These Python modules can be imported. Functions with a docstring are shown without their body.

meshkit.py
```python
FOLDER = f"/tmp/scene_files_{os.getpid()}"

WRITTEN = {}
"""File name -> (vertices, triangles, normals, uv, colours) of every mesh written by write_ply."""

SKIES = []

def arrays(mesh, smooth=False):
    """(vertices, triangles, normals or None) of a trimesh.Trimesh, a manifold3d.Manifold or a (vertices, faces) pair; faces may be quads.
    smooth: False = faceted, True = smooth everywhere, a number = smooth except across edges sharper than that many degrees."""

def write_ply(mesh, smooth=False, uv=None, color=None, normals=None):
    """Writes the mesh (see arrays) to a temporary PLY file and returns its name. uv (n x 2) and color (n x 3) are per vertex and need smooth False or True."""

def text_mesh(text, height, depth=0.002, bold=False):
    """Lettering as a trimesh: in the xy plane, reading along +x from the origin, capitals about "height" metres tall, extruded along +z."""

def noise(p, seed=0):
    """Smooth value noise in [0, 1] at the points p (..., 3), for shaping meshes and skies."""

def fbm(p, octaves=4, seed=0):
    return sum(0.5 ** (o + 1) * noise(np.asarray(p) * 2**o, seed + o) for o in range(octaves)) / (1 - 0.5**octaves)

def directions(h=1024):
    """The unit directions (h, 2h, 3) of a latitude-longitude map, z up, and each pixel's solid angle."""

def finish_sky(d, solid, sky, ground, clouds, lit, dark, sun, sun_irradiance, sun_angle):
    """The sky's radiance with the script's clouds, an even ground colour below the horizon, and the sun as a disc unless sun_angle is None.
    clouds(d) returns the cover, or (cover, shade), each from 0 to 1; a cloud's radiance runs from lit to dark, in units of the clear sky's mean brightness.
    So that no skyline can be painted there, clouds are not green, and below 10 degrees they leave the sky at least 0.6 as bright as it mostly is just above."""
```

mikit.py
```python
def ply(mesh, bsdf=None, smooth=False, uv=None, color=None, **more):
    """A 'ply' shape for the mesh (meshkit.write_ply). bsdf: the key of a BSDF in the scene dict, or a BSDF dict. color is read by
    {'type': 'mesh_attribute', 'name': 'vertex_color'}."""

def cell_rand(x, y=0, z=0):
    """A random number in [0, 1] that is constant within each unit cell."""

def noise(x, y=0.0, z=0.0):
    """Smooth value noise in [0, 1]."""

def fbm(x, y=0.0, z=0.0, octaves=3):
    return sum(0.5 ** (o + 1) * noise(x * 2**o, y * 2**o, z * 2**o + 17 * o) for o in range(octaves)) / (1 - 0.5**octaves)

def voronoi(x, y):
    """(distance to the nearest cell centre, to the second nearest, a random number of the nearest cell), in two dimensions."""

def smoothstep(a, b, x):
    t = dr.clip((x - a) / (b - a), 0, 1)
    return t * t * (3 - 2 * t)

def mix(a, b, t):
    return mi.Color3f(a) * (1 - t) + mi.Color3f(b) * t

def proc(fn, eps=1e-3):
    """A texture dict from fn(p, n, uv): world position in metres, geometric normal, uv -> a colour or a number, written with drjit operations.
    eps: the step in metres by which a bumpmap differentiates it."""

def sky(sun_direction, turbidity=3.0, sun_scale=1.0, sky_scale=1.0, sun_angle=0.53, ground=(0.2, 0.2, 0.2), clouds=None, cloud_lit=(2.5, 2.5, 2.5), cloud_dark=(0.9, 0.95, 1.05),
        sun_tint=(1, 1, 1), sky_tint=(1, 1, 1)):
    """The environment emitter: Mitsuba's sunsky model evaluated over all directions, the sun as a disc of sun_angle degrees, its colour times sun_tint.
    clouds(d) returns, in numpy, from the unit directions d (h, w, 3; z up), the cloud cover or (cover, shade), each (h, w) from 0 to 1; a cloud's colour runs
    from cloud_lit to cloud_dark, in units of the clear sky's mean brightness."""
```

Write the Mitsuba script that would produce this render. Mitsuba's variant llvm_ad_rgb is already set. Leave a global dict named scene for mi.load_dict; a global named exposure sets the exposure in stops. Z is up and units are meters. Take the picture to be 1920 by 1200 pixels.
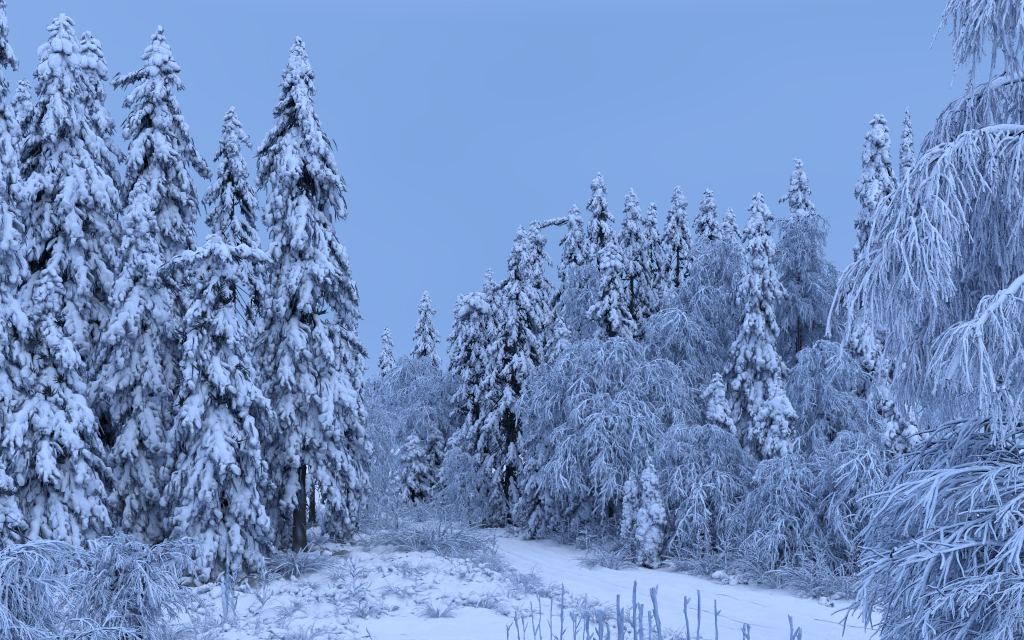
import math, random, numpy as np, trimesh, mitsuba as mi, mikit, meshkit
T = mi.ScalarTransform4f
scene, labels = {}, {}

# ---------------------------------------------------------------- camera, sky, exposure
F, EYE, HOR = 2059.0, 3.2, 840.0          # focal length in pixels of the 1920 px photograph, eye height, row of the horizon
scene['camera'] = {'type': 'perspective', 'fov': math.degrees(2 * math.atan(960 / F)), 'fov_axis': 'x', 'near_clip': 0.1, 'far_clip': 3000.0,
                   'principal_point_offset_y': -(HOR - 600.0) / 1200.0,
                   'to_world': T().look_at(origin=[0, 0, EYE], target=[0, 10, EYE], up=[0, 0, 1])}
exposure = 2.5
SUN = (0.35, -0.75, 0.55)


def clouds(d):
    # an even veil of high cloud at blue hour: deep blue low down, paler and brighter towards the zenith
    el = np.clip(d[..., 2], 0, 1)
    n = meshkit.fbm(d * np.array([2.2, 2.2, 5.0]) + 3.7, 3, 5)
    shade = 1 - np.clip((el - 0.36) / 0.64, 0, 1) ** 0.9 - 0.16 * (n - 0.5) - 0.16 * np.abs(d[..., 0]) ** 1.5 - 0.10 * (1 - el) ** 7
    return np.ones_like(el), np.clip(shade, 0, 1)


scene['sky'] = mikit.sky(SUN, turbidity=3, sun_scale=0.14, sun_angle=45, sky_scale=1.0, clouds=clouds, ground=(0.5, 0.54, 0.66),
                         cloud_lit=(1.42, 1.86, 3.02), cloud_dark=(0.355, 0.665, 1.33), sun_tint=(0.46, 0.68, 1.12))

# ---------------------------------------------------------------- materials
scene['frosted'] = {'type': 'diffuse', 'reflectance': {'type': 'mesh_attribute', 'name': 'vertex_color'}}


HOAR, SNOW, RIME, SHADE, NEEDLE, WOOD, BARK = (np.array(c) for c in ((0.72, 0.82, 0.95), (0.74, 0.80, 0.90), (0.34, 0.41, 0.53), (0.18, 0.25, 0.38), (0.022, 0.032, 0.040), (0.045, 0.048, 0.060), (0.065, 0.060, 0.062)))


# ---------------------------------------------------------------- mesh helpers
def sstep(a, b, x):
    t = np.clip((x - a) / (b - a), 0, 1)
    return t * t * (3 - 2 * t)


class Mesh:
    """Collects batches of tubes with a colour per vertex."""

    def __init__(self, seed):
        self.v, self.f, self.n, self.c, self.k, self.rng = [], [], [], [], 0, np.random.default_rng(seed)

    def tubes(self, P, R, sides=3, top=SNOW, under=NEEDLE, lo=-0.3, hi=0.3, rough=0.0, flat=1.0, cover=0.35, cap=False):
        """N tubes of K points: P (N, K, 3), R (N, K). top / under: colours where the surface looks up / down; flat < 1 squashes the section."""
        P, R = np.asarray(P, float), np.asarray(R, float)
        if P.ndim == 2:
            P, R = P[None], R[None]
        if cap:
            P = np.concatenate([P[:, :1] - (P[:, 1:2] - P[:, :1]) * 0.05, P, P[:, -1:] + (P[:, -1:] - P[:, -2:-1]) * 0.06], 1)
            R = np.concatenate([R[:, :1] * 0.05, R, R[:, -1:] * 0.05], 1)
        N, K, _ = P.shape
        t = np.gradient(P, axis=1)
        t /= np.linalg.norm(t, axis=2, keepdims=True) + 1e-9
        axis = P[:, -1] - P[:, 0]
        ref = np.where(np.abs(axis[:, 2:]) > 0.85 * np.linalg.norm(axis, axis=1, keepdims=True), np.array([[0.8, 0.6, 0.0]]), np.array([[0, 0, 1.0]]))[:, None]
        a = np.cross(t, ref)
        a /= np.linalg.norm(a, axis=2, keepdims=True) + 1e-9
        b = np.cross(a, t)
        ph = np.arange(sides) * 2 * math.pi / sides + (self.rng.random((N, 1, 1)) * 6.28 if sides < 6 else 0)
        co, si = np.cos(ph), np.sin(ph) * flat
        nor = co[..., None] * a[:, :, None] + si[..., None] * b[:, :, None]
        r = R[:, :, None, None] * (1 + rough * (self.rng.random((N, K, sides, 1)) * 2 - 1))
        V = P[:, :, None] + nor * r
        nor = nor / (np.linalg.norm(nor, axis=-1, keepdims=True) + 1e-9)
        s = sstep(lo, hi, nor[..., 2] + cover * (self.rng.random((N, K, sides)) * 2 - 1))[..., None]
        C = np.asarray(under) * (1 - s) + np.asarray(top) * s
        i, j, m = np.meshgrid(np.arange(K - 1), np.arange(sides), np.arange(N), indexing='ij')
        base, j2 = m * K * sides, (j + 1) % sides
        A, B, Cc, D = base + i * sides + j, base + i * sides + j2, base + (i + 1) * sides + j2, base + (i + 1) * sides + j
        f = np.concatenate([np.stack([A, Cc, B], -1).reshape(-1, 3), np.stack([A, D, Cc], -1).reshape(-1, 3)])
        self.v.append(V.reshape(-1, 3)); self.c.append(C.reshape(-1, 3)); self.f.append(f + self.k)
        self.k += N * K * sides
        return self

    def shape(self, bsdf='frosted', fine=0.0, scale=8.0):
        v, f, c = np.vstack(self.v), np.vstack(self.f), np.vstack(self.c)
        if fine:
            v = v + fine * (np.stack([meshkit.noise(v * scale, s) for s in (1, 2, 3)], -1) - 0.5) * 2
        return mikit.ply((v, f), bsdf, smooth=True, color=c)


def arc(L, a0, a1, n, power=1.0):
    """A curve in the xz plane from the origin, its slope going from a0 to a1 degrees."""
    t = np.linspace(0, 1, n)
    a = np.radians(a0 + (a1 - a0) * t ** power)
    s = L / (n - 1)
    x = np.concatenate([[0], np.cumsum(np.cos((a[1:] + a[:-1]) / 2) * s)])
    z = np.concatenate([[0], np.cumsum(np.sin((a[1:] + a[:-1]) / 2) * s)])
    return np.stack([x, x * 0, z], 1)


def at(C, t):
    """Points and tangents of the polyline C at parameters t in [0, 1]."""
    k = np.clip(np.asarray(t), 0, 1) * (len(C) - 1)
    i = np.minimum(k.astype(int), len(C) - 2)
    p = C[i] + (C[i + 1] - C[i]) * (k - i)[:, None]
    d = C[i + 1] - C[i]
    return p, d / np.linalg.norm(d, axis=1, keepdims=True)


def sprays(p, d, L, n, fall, wave, rng):
    """N curves of n points from p in direction d that sink towards straight down."""
    d = d / (np.linalg.norm(d, axis=1, keepdims=True) + 1e-9)
    out, q = [p], p
    L = np.broadcast_to(L, (len(p),))
    for k in range(n - 1):
        d = d + np.array([0, 0, -1.0]) * fall + wave * rng.normal(size=d.shape)
        d = d / (np.linalg.norm(d, axis=1, keepdims=True) + 1e-9)
        q = q + d * (L / (n - 1))[:, None]
        out.append(q)
    return np.stack(out, 1)


# ---------------------------------------------------------------- prototypes (shape groups): one of each kind, many copies
def group(key, shape):
    scene[key] = {'type': 'shapegroup', 'piece': shape}
    return key


def spruce_bough(seed, L, a0, a1, fine=1.0, snow=1.0):
    """A drooping spruce bough: a knobbly ridge of snow, short side sprays ending in lumps of snow, a fringe of rime and dark needles underneath."""
    m, rng = Mesh(seed), np.random.default_rng(seed)
    C = arc(L, a0, a1, 12, 0.6)
    C[:, 1] += 0.07 * L * np.sin(np.linspace(0, 1, 12) * 3 + rng.random() * 6) * np.linspace(0, 1, 12)
    w = 0.086 * snow * (0.32 + 0.68 * L)
    up = np.array([0, 0, 1.0])
    # side sprays
    n = int(round((19 if L > 1.2 else 14 if L > 0.7 else 7) * (0.72 + 0.28 * fine)))
    t = np.linspace(0.20, 1.0, n) + rng.normal(size=n) * 0.02
    p, d = at(C, t)
    sgn = np.where(np.arange(n) % 2 == 0, 1, -1)
    ang = np.radians(rng.uniform(25, 68, n))[:, None]
    side = np.array([0, 1.0, 0]) * sgn[:, None]
    ln = L * (0.30 - 0.17 * t) * rng.uniform(0.7, 1.3, n) + 0.06
    S = sprays(p, d * np.cos(ang) + side * np.sin(ang) + up * 0.2, ln, 6, 0.34, 0.10, rng)
    lump = np.array([0.5, 0.8, 0.9, 1.1, 1.15, 0.75])[None] * rng.uniform(0.65, 1.3, (n, 6)) * rng.uniform(0.6, 1.15, (n, 1)) * (w * (0.85 if L < 0.7 else 0.70))
    if fine < 1:
        S, lump = S[:, [0, 2, 3, 4, 5]], lump[:, [0, 2, 3, 4, 5]]
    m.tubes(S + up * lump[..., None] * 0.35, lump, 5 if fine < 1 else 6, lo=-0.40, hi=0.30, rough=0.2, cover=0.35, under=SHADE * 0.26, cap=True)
    # the ridge, beaded with lumps
    K = 17 if fine == 1 else 13
    tk = np.linspace(0.02, 1, K)
    Cp, _ = at(C, tk)
    r = w * (0.50 + 0.45 * np.sin(np.linspace(0.2, 2.5, K))) * (1 + 0.28 * np.sin(tk * L * 17 + rng.random() * 6)) * rng.uniform(0.8, 1.2, K)
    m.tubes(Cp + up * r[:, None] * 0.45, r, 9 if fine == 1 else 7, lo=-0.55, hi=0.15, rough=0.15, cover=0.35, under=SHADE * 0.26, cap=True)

    def along(q):
        k, tt = rng.integers(0, n, q), rng.random(q)
        w_ = S.shape[1] - 1
        i = np.minimum((tt * w_).astype(int), w_ - 1)
        return S[k, i] + (S[k, i + 1] - S[k, i]) * (tt * w_ - i)[:, None], S[k, i + 1] - S[k, i]
    # a fringe of rime round the sprays
    tiny = 0.45 if L < 0.7 else 1.0
    q = int((105 if fine == 1 else 72) * fine * min(1, 0.4 + 0.45 * L) * tiny)
    bp, bd = along(q)
    bd = bd / (np.linalg.norm(bd, axis=1, keepdims=True) + 1e-9) * 0.5 + rng.normal(size=(q, 3)) * np.array([0.6, 0.6, 0.3]) - up * 0.5
    tw = sprays(bp, bd, (0.06 + 0.045 * L) * rng.uniform(0.6, 1.5, q), 3, 0.2, 0.1, rng)
    rr = np.array([1.0, 1.0, 0.45])[None] * rng.uniform(0.012, 0.024, (q, 1)) * (1.25 if fine < 1 else 1) * (0.55 + 0.45 * min(L, 1.3))
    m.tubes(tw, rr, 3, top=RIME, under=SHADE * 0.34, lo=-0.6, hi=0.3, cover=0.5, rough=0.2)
    # pendent branchlets, frosted
    q = int(30 * fine * min(1, 0.35 + 0.4 * L) * tiny)
    t = rng.random(q) * 0.85 + 0.1
    p, d = at(C, t)
    tw = sprays(p + rng.normal(size=(q, 3)) * np.array([0.04, 0.10, 0.02]) * L, d * 0.4 - up * 0.7 + rng.normal(size=(q, 3)) * 0.25, (0.10 + 0.12 * L) * rng.uniform(0.6, 1.5, q), 4, 0.3, 0.08, rng)
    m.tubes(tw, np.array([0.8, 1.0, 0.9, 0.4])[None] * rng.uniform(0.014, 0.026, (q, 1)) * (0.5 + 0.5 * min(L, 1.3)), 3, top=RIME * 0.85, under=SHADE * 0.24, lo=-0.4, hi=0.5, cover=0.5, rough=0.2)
    # dark needle mass below the snow
    q = int(36 * fine * tiny)
    t = rng.random(q) ** 1.3 * 0.85
    p, d = at(C, t)
    dd = d * 0.6 + rng.normal(size=(q, 3)) * np.array([0.3, 0.7, 0.2]) - up * 0.35
    tw = sprays(p - up * (0.02 + 0.3 * w), dd, L * (0.24 - 0.14 * t) * tiny * rng.uniform(0.7, 1.3, q), 3, 0.3, 0.1, rng)
    rr = np.array([0.9, 1.0, 0.3])[None] * rng.uniform(0.016, 0.028, (q, 1)) * (0.5 + 0.5 * min(L, 1.3)) * (1.25 if fine < 1 else 1)
    m.tubes(tw, rr, 3, top=RIME * 0.5, under=NEEDLE, lo=0.1, hi=0.9, cover=0.35)
    # the woody stem
    m.tubes(C - up * 0.01, np.linspace(0.018, 0.006, 12) * (0.5 + 0.5 * L), 4, top=RIME, under=WOOD, lo=0.2, hi=0.6)
    REACH[seed] = C[-1, 0] / L + 0.04, -C[-1, 2] / L + 0.05
    return m.shape(fine=0.016 * (0.4 + 0.6 * L), scale=9.0)


REACH = {}


def inner_bough(seed):
    """The bare inside of a crown: a dark stem with needle twigs that the snow does not reach."""
    m, rng = Mesh(seed), np.random.default_rng(seed)
    C = arc(1.0, -5, -45, 8)
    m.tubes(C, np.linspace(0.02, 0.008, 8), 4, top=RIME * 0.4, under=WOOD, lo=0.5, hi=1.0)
    q = 60
    t = rng.random(q) * 0.95
    p, d = at(C, t)
    tw = sprays(p, d * 0.5 + rng.normal(size=(q, 3)) * np.array([0.4, 0.8, 0.35]) - np.array([0, 0, 0.35]), rng.uniform(0.10, 0.30, q), 3, 0.3, 0.2, rng)
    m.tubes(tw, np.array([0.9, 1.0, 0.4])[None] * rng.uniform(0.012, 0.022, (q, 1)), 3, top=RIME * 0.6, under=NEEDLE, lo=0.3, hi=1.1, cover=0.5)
    return m.shape()




def weeping_spray(seed, L, a0, a1, strands=60, thick=1.0, hang=0.20):
    """An arched birch branch under rime: side shoots arch over with it, and short tassels of frosted twigs hang from all of them."""
    m, rng = Mesh(seed), np.random.default_rng(seed)
    up = np.array([0, 0, 1.0])
    C = arc(L, a0, a1, 12, 1.2)
    C += np.cumsum(rng.normal(size=C.shape) * 0.018 * L, axis=0) * np.array([0.6, 1, 0.6])
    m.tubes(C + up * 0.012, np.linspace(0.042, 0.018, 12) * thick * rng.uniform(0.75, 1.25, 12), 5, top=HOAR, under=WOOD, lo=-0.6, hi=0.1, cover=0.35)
    n = 11
    t = np.linspace(0.10, 0.95, n) + rng.normal(size=n) * 0.02
    p, d = at(C, t)
    sg = np.where(np.arange(n) % 2 == 0, 1, -1)[:, None]
    a = np.radians(rng.uniform(25, 75, n))[:, None]
    S = sprays(p, d * np.cos(a) + np.array([0, 1.0, 0]) * sg * np.sin(a) + up * 0.3, L * 0.34 * rng.uniform(0.6, 1.3, n) * (1.1 - 0.5 * t), 7, 0.26, 0.15, rng)
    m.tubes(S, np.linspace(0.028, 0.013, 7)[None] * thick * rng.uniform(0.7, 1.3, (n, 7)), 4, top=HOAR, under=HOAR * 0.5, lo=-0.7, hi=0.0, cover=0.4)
    q, K = strands, 4
    lines = [C] * 3 + [s_ for s_ in S]
    k = rng.integers(0, len(lines), q)
    PD = [at(lines[i], [1 - rng.random() ** 1.3 * 0.9]) for i in k]
    P0, D0 = np.array([x[0][0] for x in PD]), np.array([x[1][0] for x in PD])
    H = sprays(P0, D0 * 0.8 + rng.normal(size=(q, 3)) * 0.4, L * hang * rng.uniform(0.35, 1.5, q), K, 0.38, 0.20, rng)
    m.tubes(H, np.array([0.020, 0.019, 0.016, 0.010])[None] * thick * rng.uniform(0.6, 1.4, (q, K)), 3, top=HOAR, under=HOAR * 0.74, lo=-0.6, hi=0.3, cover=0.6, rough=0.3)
    w = int(q * 4.4)
    k, i = rng.integers(0, q, w), rng.integers(0, K - 1, w)
    bd = H[k, i + 1] - H[k, i]
    bd = bd / (np.linalg.norm(bd, axis=1, keepdims=True) + 1e-9) * 0.8 + rng.normal(size=(w, 3)) * 0.7 - up * 0.25
    tw = sprays(H[k, i], bd, L * 0.050 * rng.uniform(0.5, 1.8, w), 2, 0.25, 0.08, rng)
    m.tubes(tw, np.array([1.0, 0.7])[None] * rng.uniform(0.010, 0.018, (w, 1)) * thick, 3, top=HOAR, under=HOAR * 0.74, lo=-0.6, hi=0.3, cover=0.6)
    return m.shape(fine=0.012, scale=9.0)


def rime_twig(seed, L, thick=0.017, strands=7):
    """A bunch of hanging twigs of a near birch, thick with rime: knobbly, with short side shoots."""
    m, rng = Mesh(seed), np.random.default_rng(seed)
    K, N = 16, strands
    H = sprays(np.stack([rng.uniform(-0.14, 0.14, N), rng.normal(size=N) * 0.10, rng.uniform(-0.05, 0.02, N)], 1), np.array([0.18, 0.0, -0.15]) + rng.normal(size=(N, 3)) * np.array([0.22, 0.22, 0.15]), L * rng.uniform(0.5, 1.2, N), K, 0.16, 0.085, rng)
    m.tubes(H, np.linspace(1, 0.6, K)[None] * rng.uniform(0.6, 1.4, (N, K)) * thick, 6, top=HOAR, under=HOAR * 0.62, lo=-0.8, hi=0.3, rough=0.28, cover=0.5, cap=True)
    q = 8 * N
    h, k = rng.integers(0, N, q), rng.integers(1, K - 3, q)
    bd = H[h, k + 1] - H[h, k]
    bd = bd / np.linalg.norm(bd, axis=1, keepdims=True) + rng.normal(size=(q, 3)) * 0.45
    S = sprays(H[h, k], bd, L * rng.uniform(0.06, 0.22, q), 4, 0.25, 0.14, rng)
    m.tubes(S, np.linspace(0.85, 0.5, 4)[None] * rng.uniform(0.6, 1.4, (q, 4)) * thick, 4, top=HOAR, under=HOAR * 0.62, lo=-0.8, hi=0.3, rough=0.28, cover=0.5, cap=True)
    q2 = 16 * N
    k, i = rng.integers(0, N, q2), rng.integers(0, K - 2, q2)
    S2 = sprays(H[k, i], rng.normal(size=(q2, 3)) + np.array([0, 0, -0.3]), L * rng.uniform(0.025, 0.06, q2), 3, 0.15, 0.08, rng)
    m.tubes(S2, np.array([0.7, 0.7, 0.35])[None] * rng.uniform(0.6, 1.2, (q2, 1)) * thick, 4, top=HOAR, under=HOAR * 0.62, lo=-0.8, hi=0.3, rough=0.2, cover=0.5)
    return m.shape(fine=0.010, scale=26.0)


def rime_twig(seed, L, thick=0.018, strands=4):
    """A bunch of hanging twigs of a near birch, thick with rime: knobbly, with side shoots."""
    m, rng = Mesh(seed), np.random.default_rng(seed)
    K, up = 16, np.array([0, 0, 1.0])
    N = strands
    H = sprays(np.stack([rng.uniform(-0.03, 0.12, N), rng.normal(size=N) * 0.05, np.zeros(N)], 1), np.array([0.35, 0.0, -0.1]) + rng.normal(size=(N, 3)) * np.array([0.2, 0.3, 0.2]), L * rng.uniform(0.6, 1.15, N), K, 0.20, 0.10, rng)
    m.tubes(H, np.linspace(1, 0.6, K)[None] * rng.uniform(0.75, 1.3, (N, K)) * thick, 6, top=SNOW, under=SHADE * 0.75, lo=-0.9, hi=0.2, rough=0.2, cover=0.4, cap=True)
    q = 8 * N
    h, k = rng.integers(0, N, q), rng.integers(1, K - 3, q)
    bd = H[h, k + 1] - H[h, k]
    bd = bd / np.linalg.norm(bd, axis=1, keepdims=True) + rng.normal(size=(q, 3)) * 0.36
    S = sprays(H[h, k], bd, L * rng.uniform(0.12, 0.40, q), 8, 0.22, 0.10, rng)
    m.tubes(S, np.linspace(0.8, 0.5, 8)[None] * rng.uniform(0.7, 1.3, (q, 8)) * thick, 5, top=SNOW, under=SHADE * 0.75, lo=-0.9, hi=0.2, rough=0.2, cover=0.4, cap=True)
    q2 = 3 * q
    k, i = rng.integers(0, q, q2), rng.integers(1, 6, q2)
    bd = S[k, i + 1] - S[k, i]
    bd = bd / np.linalg.norm(bd, axis=1, keepdims=True) + rng.normal(size=(q2, 3)) * 0.45
    S2 = sprays(S[k, i], bd, L * rng.uniform(0.04, 0.11, q2), 4, 0.15, 0.08, rng)
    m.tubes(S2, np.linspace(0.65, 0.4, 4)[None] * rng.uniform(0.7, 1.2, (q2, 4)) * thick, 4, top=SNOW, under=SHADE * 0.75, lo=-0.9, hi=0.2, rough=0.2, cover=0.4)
    return m.shape(fine=0.008, scale=30.0)


def shrub_branch(seed, L, a0=25, a1=-60, thick=0.022, n=10):
    """An arching shrub branch that forks again and again, snow lying on top, bare bark below."""
    m, rng = Mesh(seed), np.random.default_rng(seed)
    K = 16
    C = arc(L, a0, a1, K, 1.0)
    C[:, 1] += 0.05 * L * np.sin(np.linspace(0, 1, K) * 3 + rng.random() * 6)* np.linspace(0, 1, K)

    def both(P, R, sides):
        m.tubes(P, R * 0.60, 4, top=WOOD * 1.6, under=WOOD, rough=0.15)
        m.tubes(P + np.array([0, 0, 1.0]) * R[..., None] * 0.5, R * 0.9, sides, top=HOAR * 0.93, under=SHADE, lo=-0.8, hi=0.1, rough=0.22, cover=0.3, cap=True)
    both(C[None], np.linspace(1.25, 0.7, K)[None] * thick * rng.uniform(0.85, 1.2, (1, K)), 6)
    t = np.linspace(0.12, 0.9, n) + rng.normal(size=n) * 0.02
    p, d = at(C, t)
    sg = np.where(np.arange(n) % 2 == 0, 1, -1)[:, None]
    a = np.radians(rng.uniform(14, 42, n))[:, None]
    S = sprays(p, d * np.cos(a) + np.array([0, 0.8, 0]) * sg * np.sin(a) + np.array([0, 0, 0.5]) * np.sin(a), L * rng.uniform(0.25, 0.6, n) * (1.05 - 0.55 * t), 10, 0.15, 0.13, rng)
    both(S, np.linspace(0.9, 0.5, 10)[None] * thick * rng.uniform(0.8, 1.2, (n, 10)), 6)
    q = n * 3
    k, i = rng.integers(0, n, q), rng.integers(1, 8, q)
    bd = S[k, i + 1] - S[k, i]
    bd = bd / np.linalg.norm(bd, axis=1, keepdims=True) + rng.normal(size=(q, 3)) * 0.35
    S2 = sprays(S[k, i], bd, L * rng.uniform(0.08, 0.24, q), 6, 0.20, 0.15, rng)
    both(S2, np.linspace(0.7, 0.4, 6)[None] * thick * rng.uniform(0.8, 1.2, (q, 6)), 5)
    return m.shape(fine=0.004, scale=45.0)


def sapling_mesh(seed, h, up=0.75, n=14, thick=0.016):
    """An upright frosted stem with feathery side shoots."""
    m, rng = Mesh(seed), np.random.default_rng(seed)
    K = 8
    C = np.stack([np.cumsum(rng.normal(size=K) * 0.02 * h), np.cumsum(rng.normal(size=K) * 0.02 * h), np.linspace(0, h, K)], 1)
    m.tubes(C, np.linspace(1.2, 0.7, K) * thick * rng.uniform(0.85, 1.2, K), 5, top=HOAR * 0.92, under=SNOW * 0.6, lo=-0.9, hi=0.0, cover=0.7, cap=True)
    t = rng.uniform(0.15, 0.95, n)
    p, _ = at(C, t)
    az = rng.random(n) * 6.28
    d = np.stack([np.cos(az), np.sin(az), np.full(n, up) + rng.normal(size=n) * 0.25], 1)
    S = sprays(p, d, h * rng.uniform(0.25, 0.5, n) * (1.1 - 0.6 * t), 6, 0.06, 0.08, rng)
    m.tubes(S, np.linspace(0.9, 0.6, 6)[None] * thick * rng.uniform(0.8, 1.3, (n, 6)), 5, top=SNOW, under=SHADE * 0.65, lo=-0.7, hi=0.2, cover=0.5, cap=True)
    q = n * 4
    k, i = rng.integers(0, n, q), rng.integers(1, 5, q)
    bd = S[k, i + 1] - S[k, i]
    bd = bd / np.linalg.norm(bd, axis=1, keepdims=True) + rng.normal(size=(q, 3)) * 0.5
    m.tubes(sprays(S[k, i], bd, h * rng.uniform(0.06, 0.14, q), 3, 0.08, 0.05, rng), np.array([0.8, 0.7, 0.4])[None] * thick * rng.uniform(0.7, 1.1, (q, 1)), 4, top=SNOW, under=SHADE * 0.6, lo=-0.7, hi=0.2, cover=0.5)
    return m.shape()


def clump_mesh(seed, lumps=10, R=0.34):
    """Dwarf shrubs buried in snow: soft low pillows, some twigs poking out with snow on them."""
    m, rng = Mesh(seed), np.random.default_rng(seed)
    a, r = rng.random(lumps) * 6.28, R * np.sqrt(rng.random(lumps))
    K = 6
    p0 = np.stack([r * np.cos(a), r * np.sin(a), rng.uniform(-0.01, 0.11, lumps)], 1)
    a2 = a + rng.normal(size=lumps) * 0.9
    P = sprays(p0, np.stack([np.cos(a2), np.sin(a2), rng.uniform(-0.1, 0.4, lumps)], 1), rng.uniform(0.10, 0.26, lumps), K, 0.18, 0.1, rng)
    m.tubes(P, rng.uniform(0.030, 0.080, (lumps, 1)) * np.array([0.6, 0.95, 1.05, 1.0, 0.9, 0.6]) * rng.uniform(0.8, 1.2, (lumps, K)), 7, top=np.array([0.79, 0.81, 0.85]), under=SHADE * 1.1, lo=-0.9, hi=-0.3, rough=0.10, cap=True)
    n = 4
    a = rng.random(n) * 6.28
    p = np.stack([np.cos(a), np.sin(a), a * 0], 1) * (R * np.sqrt(rng.random(n)))[:, None]
    S = sprays(p, np.stack([np.cos(a) * 0.6, np.sin(a) * 0.6, np.full(n, 1.0)], 1) + rng.normal(size=(n, 3)) * 0.3, rng.uniform(0.15, 0.42, n), 6, 0.28, 0.12, rng)
    m.tubes(S, np.full((n, 6), 0.005), 3, top=WOOD * 3, under=WOOD * 2)
    m.tubes(S + np.array([0, 0, 0.008]), np.array([0.008, 0.013, 0.016, 0.018, 0.017, 0.012])[None] * rng.uniform(0.6, 1.7, (n, 6)), 5, top=SNOW, under=SHADE * 0.6, lo=-0.8, hi=0.0, cover=0.4, cap=True)
    k, i_ = rng.integers(0, n, 7), rng.integers(1, 4, 7)
    m.tubes(sprays(S[k, i_], S[k, i_ + 1] - S[k, i_] + rng.normal(size=(7, 3)) * 0.05, rng.uniform(0.06, 0.18, 7), 4, 0.25, 0.12, rng), np.array([0.9, 1.1, 1.1, 0.6])[None] * rng.uniform(0.008, 0.016, (7, 1)), 4, top=SNOW, under=SHADE * 0.6, lo=-0.7, hi=0.1, cover=0.4, cap=True)
    return m.shape(fine=0.014, scale=11.0)


def tuft_mesh(seed, h, n=52):
    """A tuft of frosted dead grass bowed over by its rime."""
    m, rng = Mesh(seed), np.random.default_rng(seed)
    az = rng.random(n) * 6.28
    p = np.stack([np.cos(az), np.sin(az), az * 0], 1) * (0.22 * h * np.sqrt(rng.random(n)))[:, None]
    d = np.stack([np.cos(az) * 0.55, np.sin(az) * 0.55, np.full(n, 1.0)], 1) + rng.normal(size=(n, 3)) * 0.22
    S = sprays(p, d, h * rng.uniform(0.6, 1.5, n), 8, 0.22, 0.05, rng)
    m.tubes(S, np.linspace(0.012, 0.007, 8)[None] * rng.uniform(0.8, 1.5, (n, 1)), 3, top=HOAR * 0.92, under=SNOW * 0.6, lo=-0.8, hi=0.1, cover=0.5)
    return m.shape()


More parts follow.
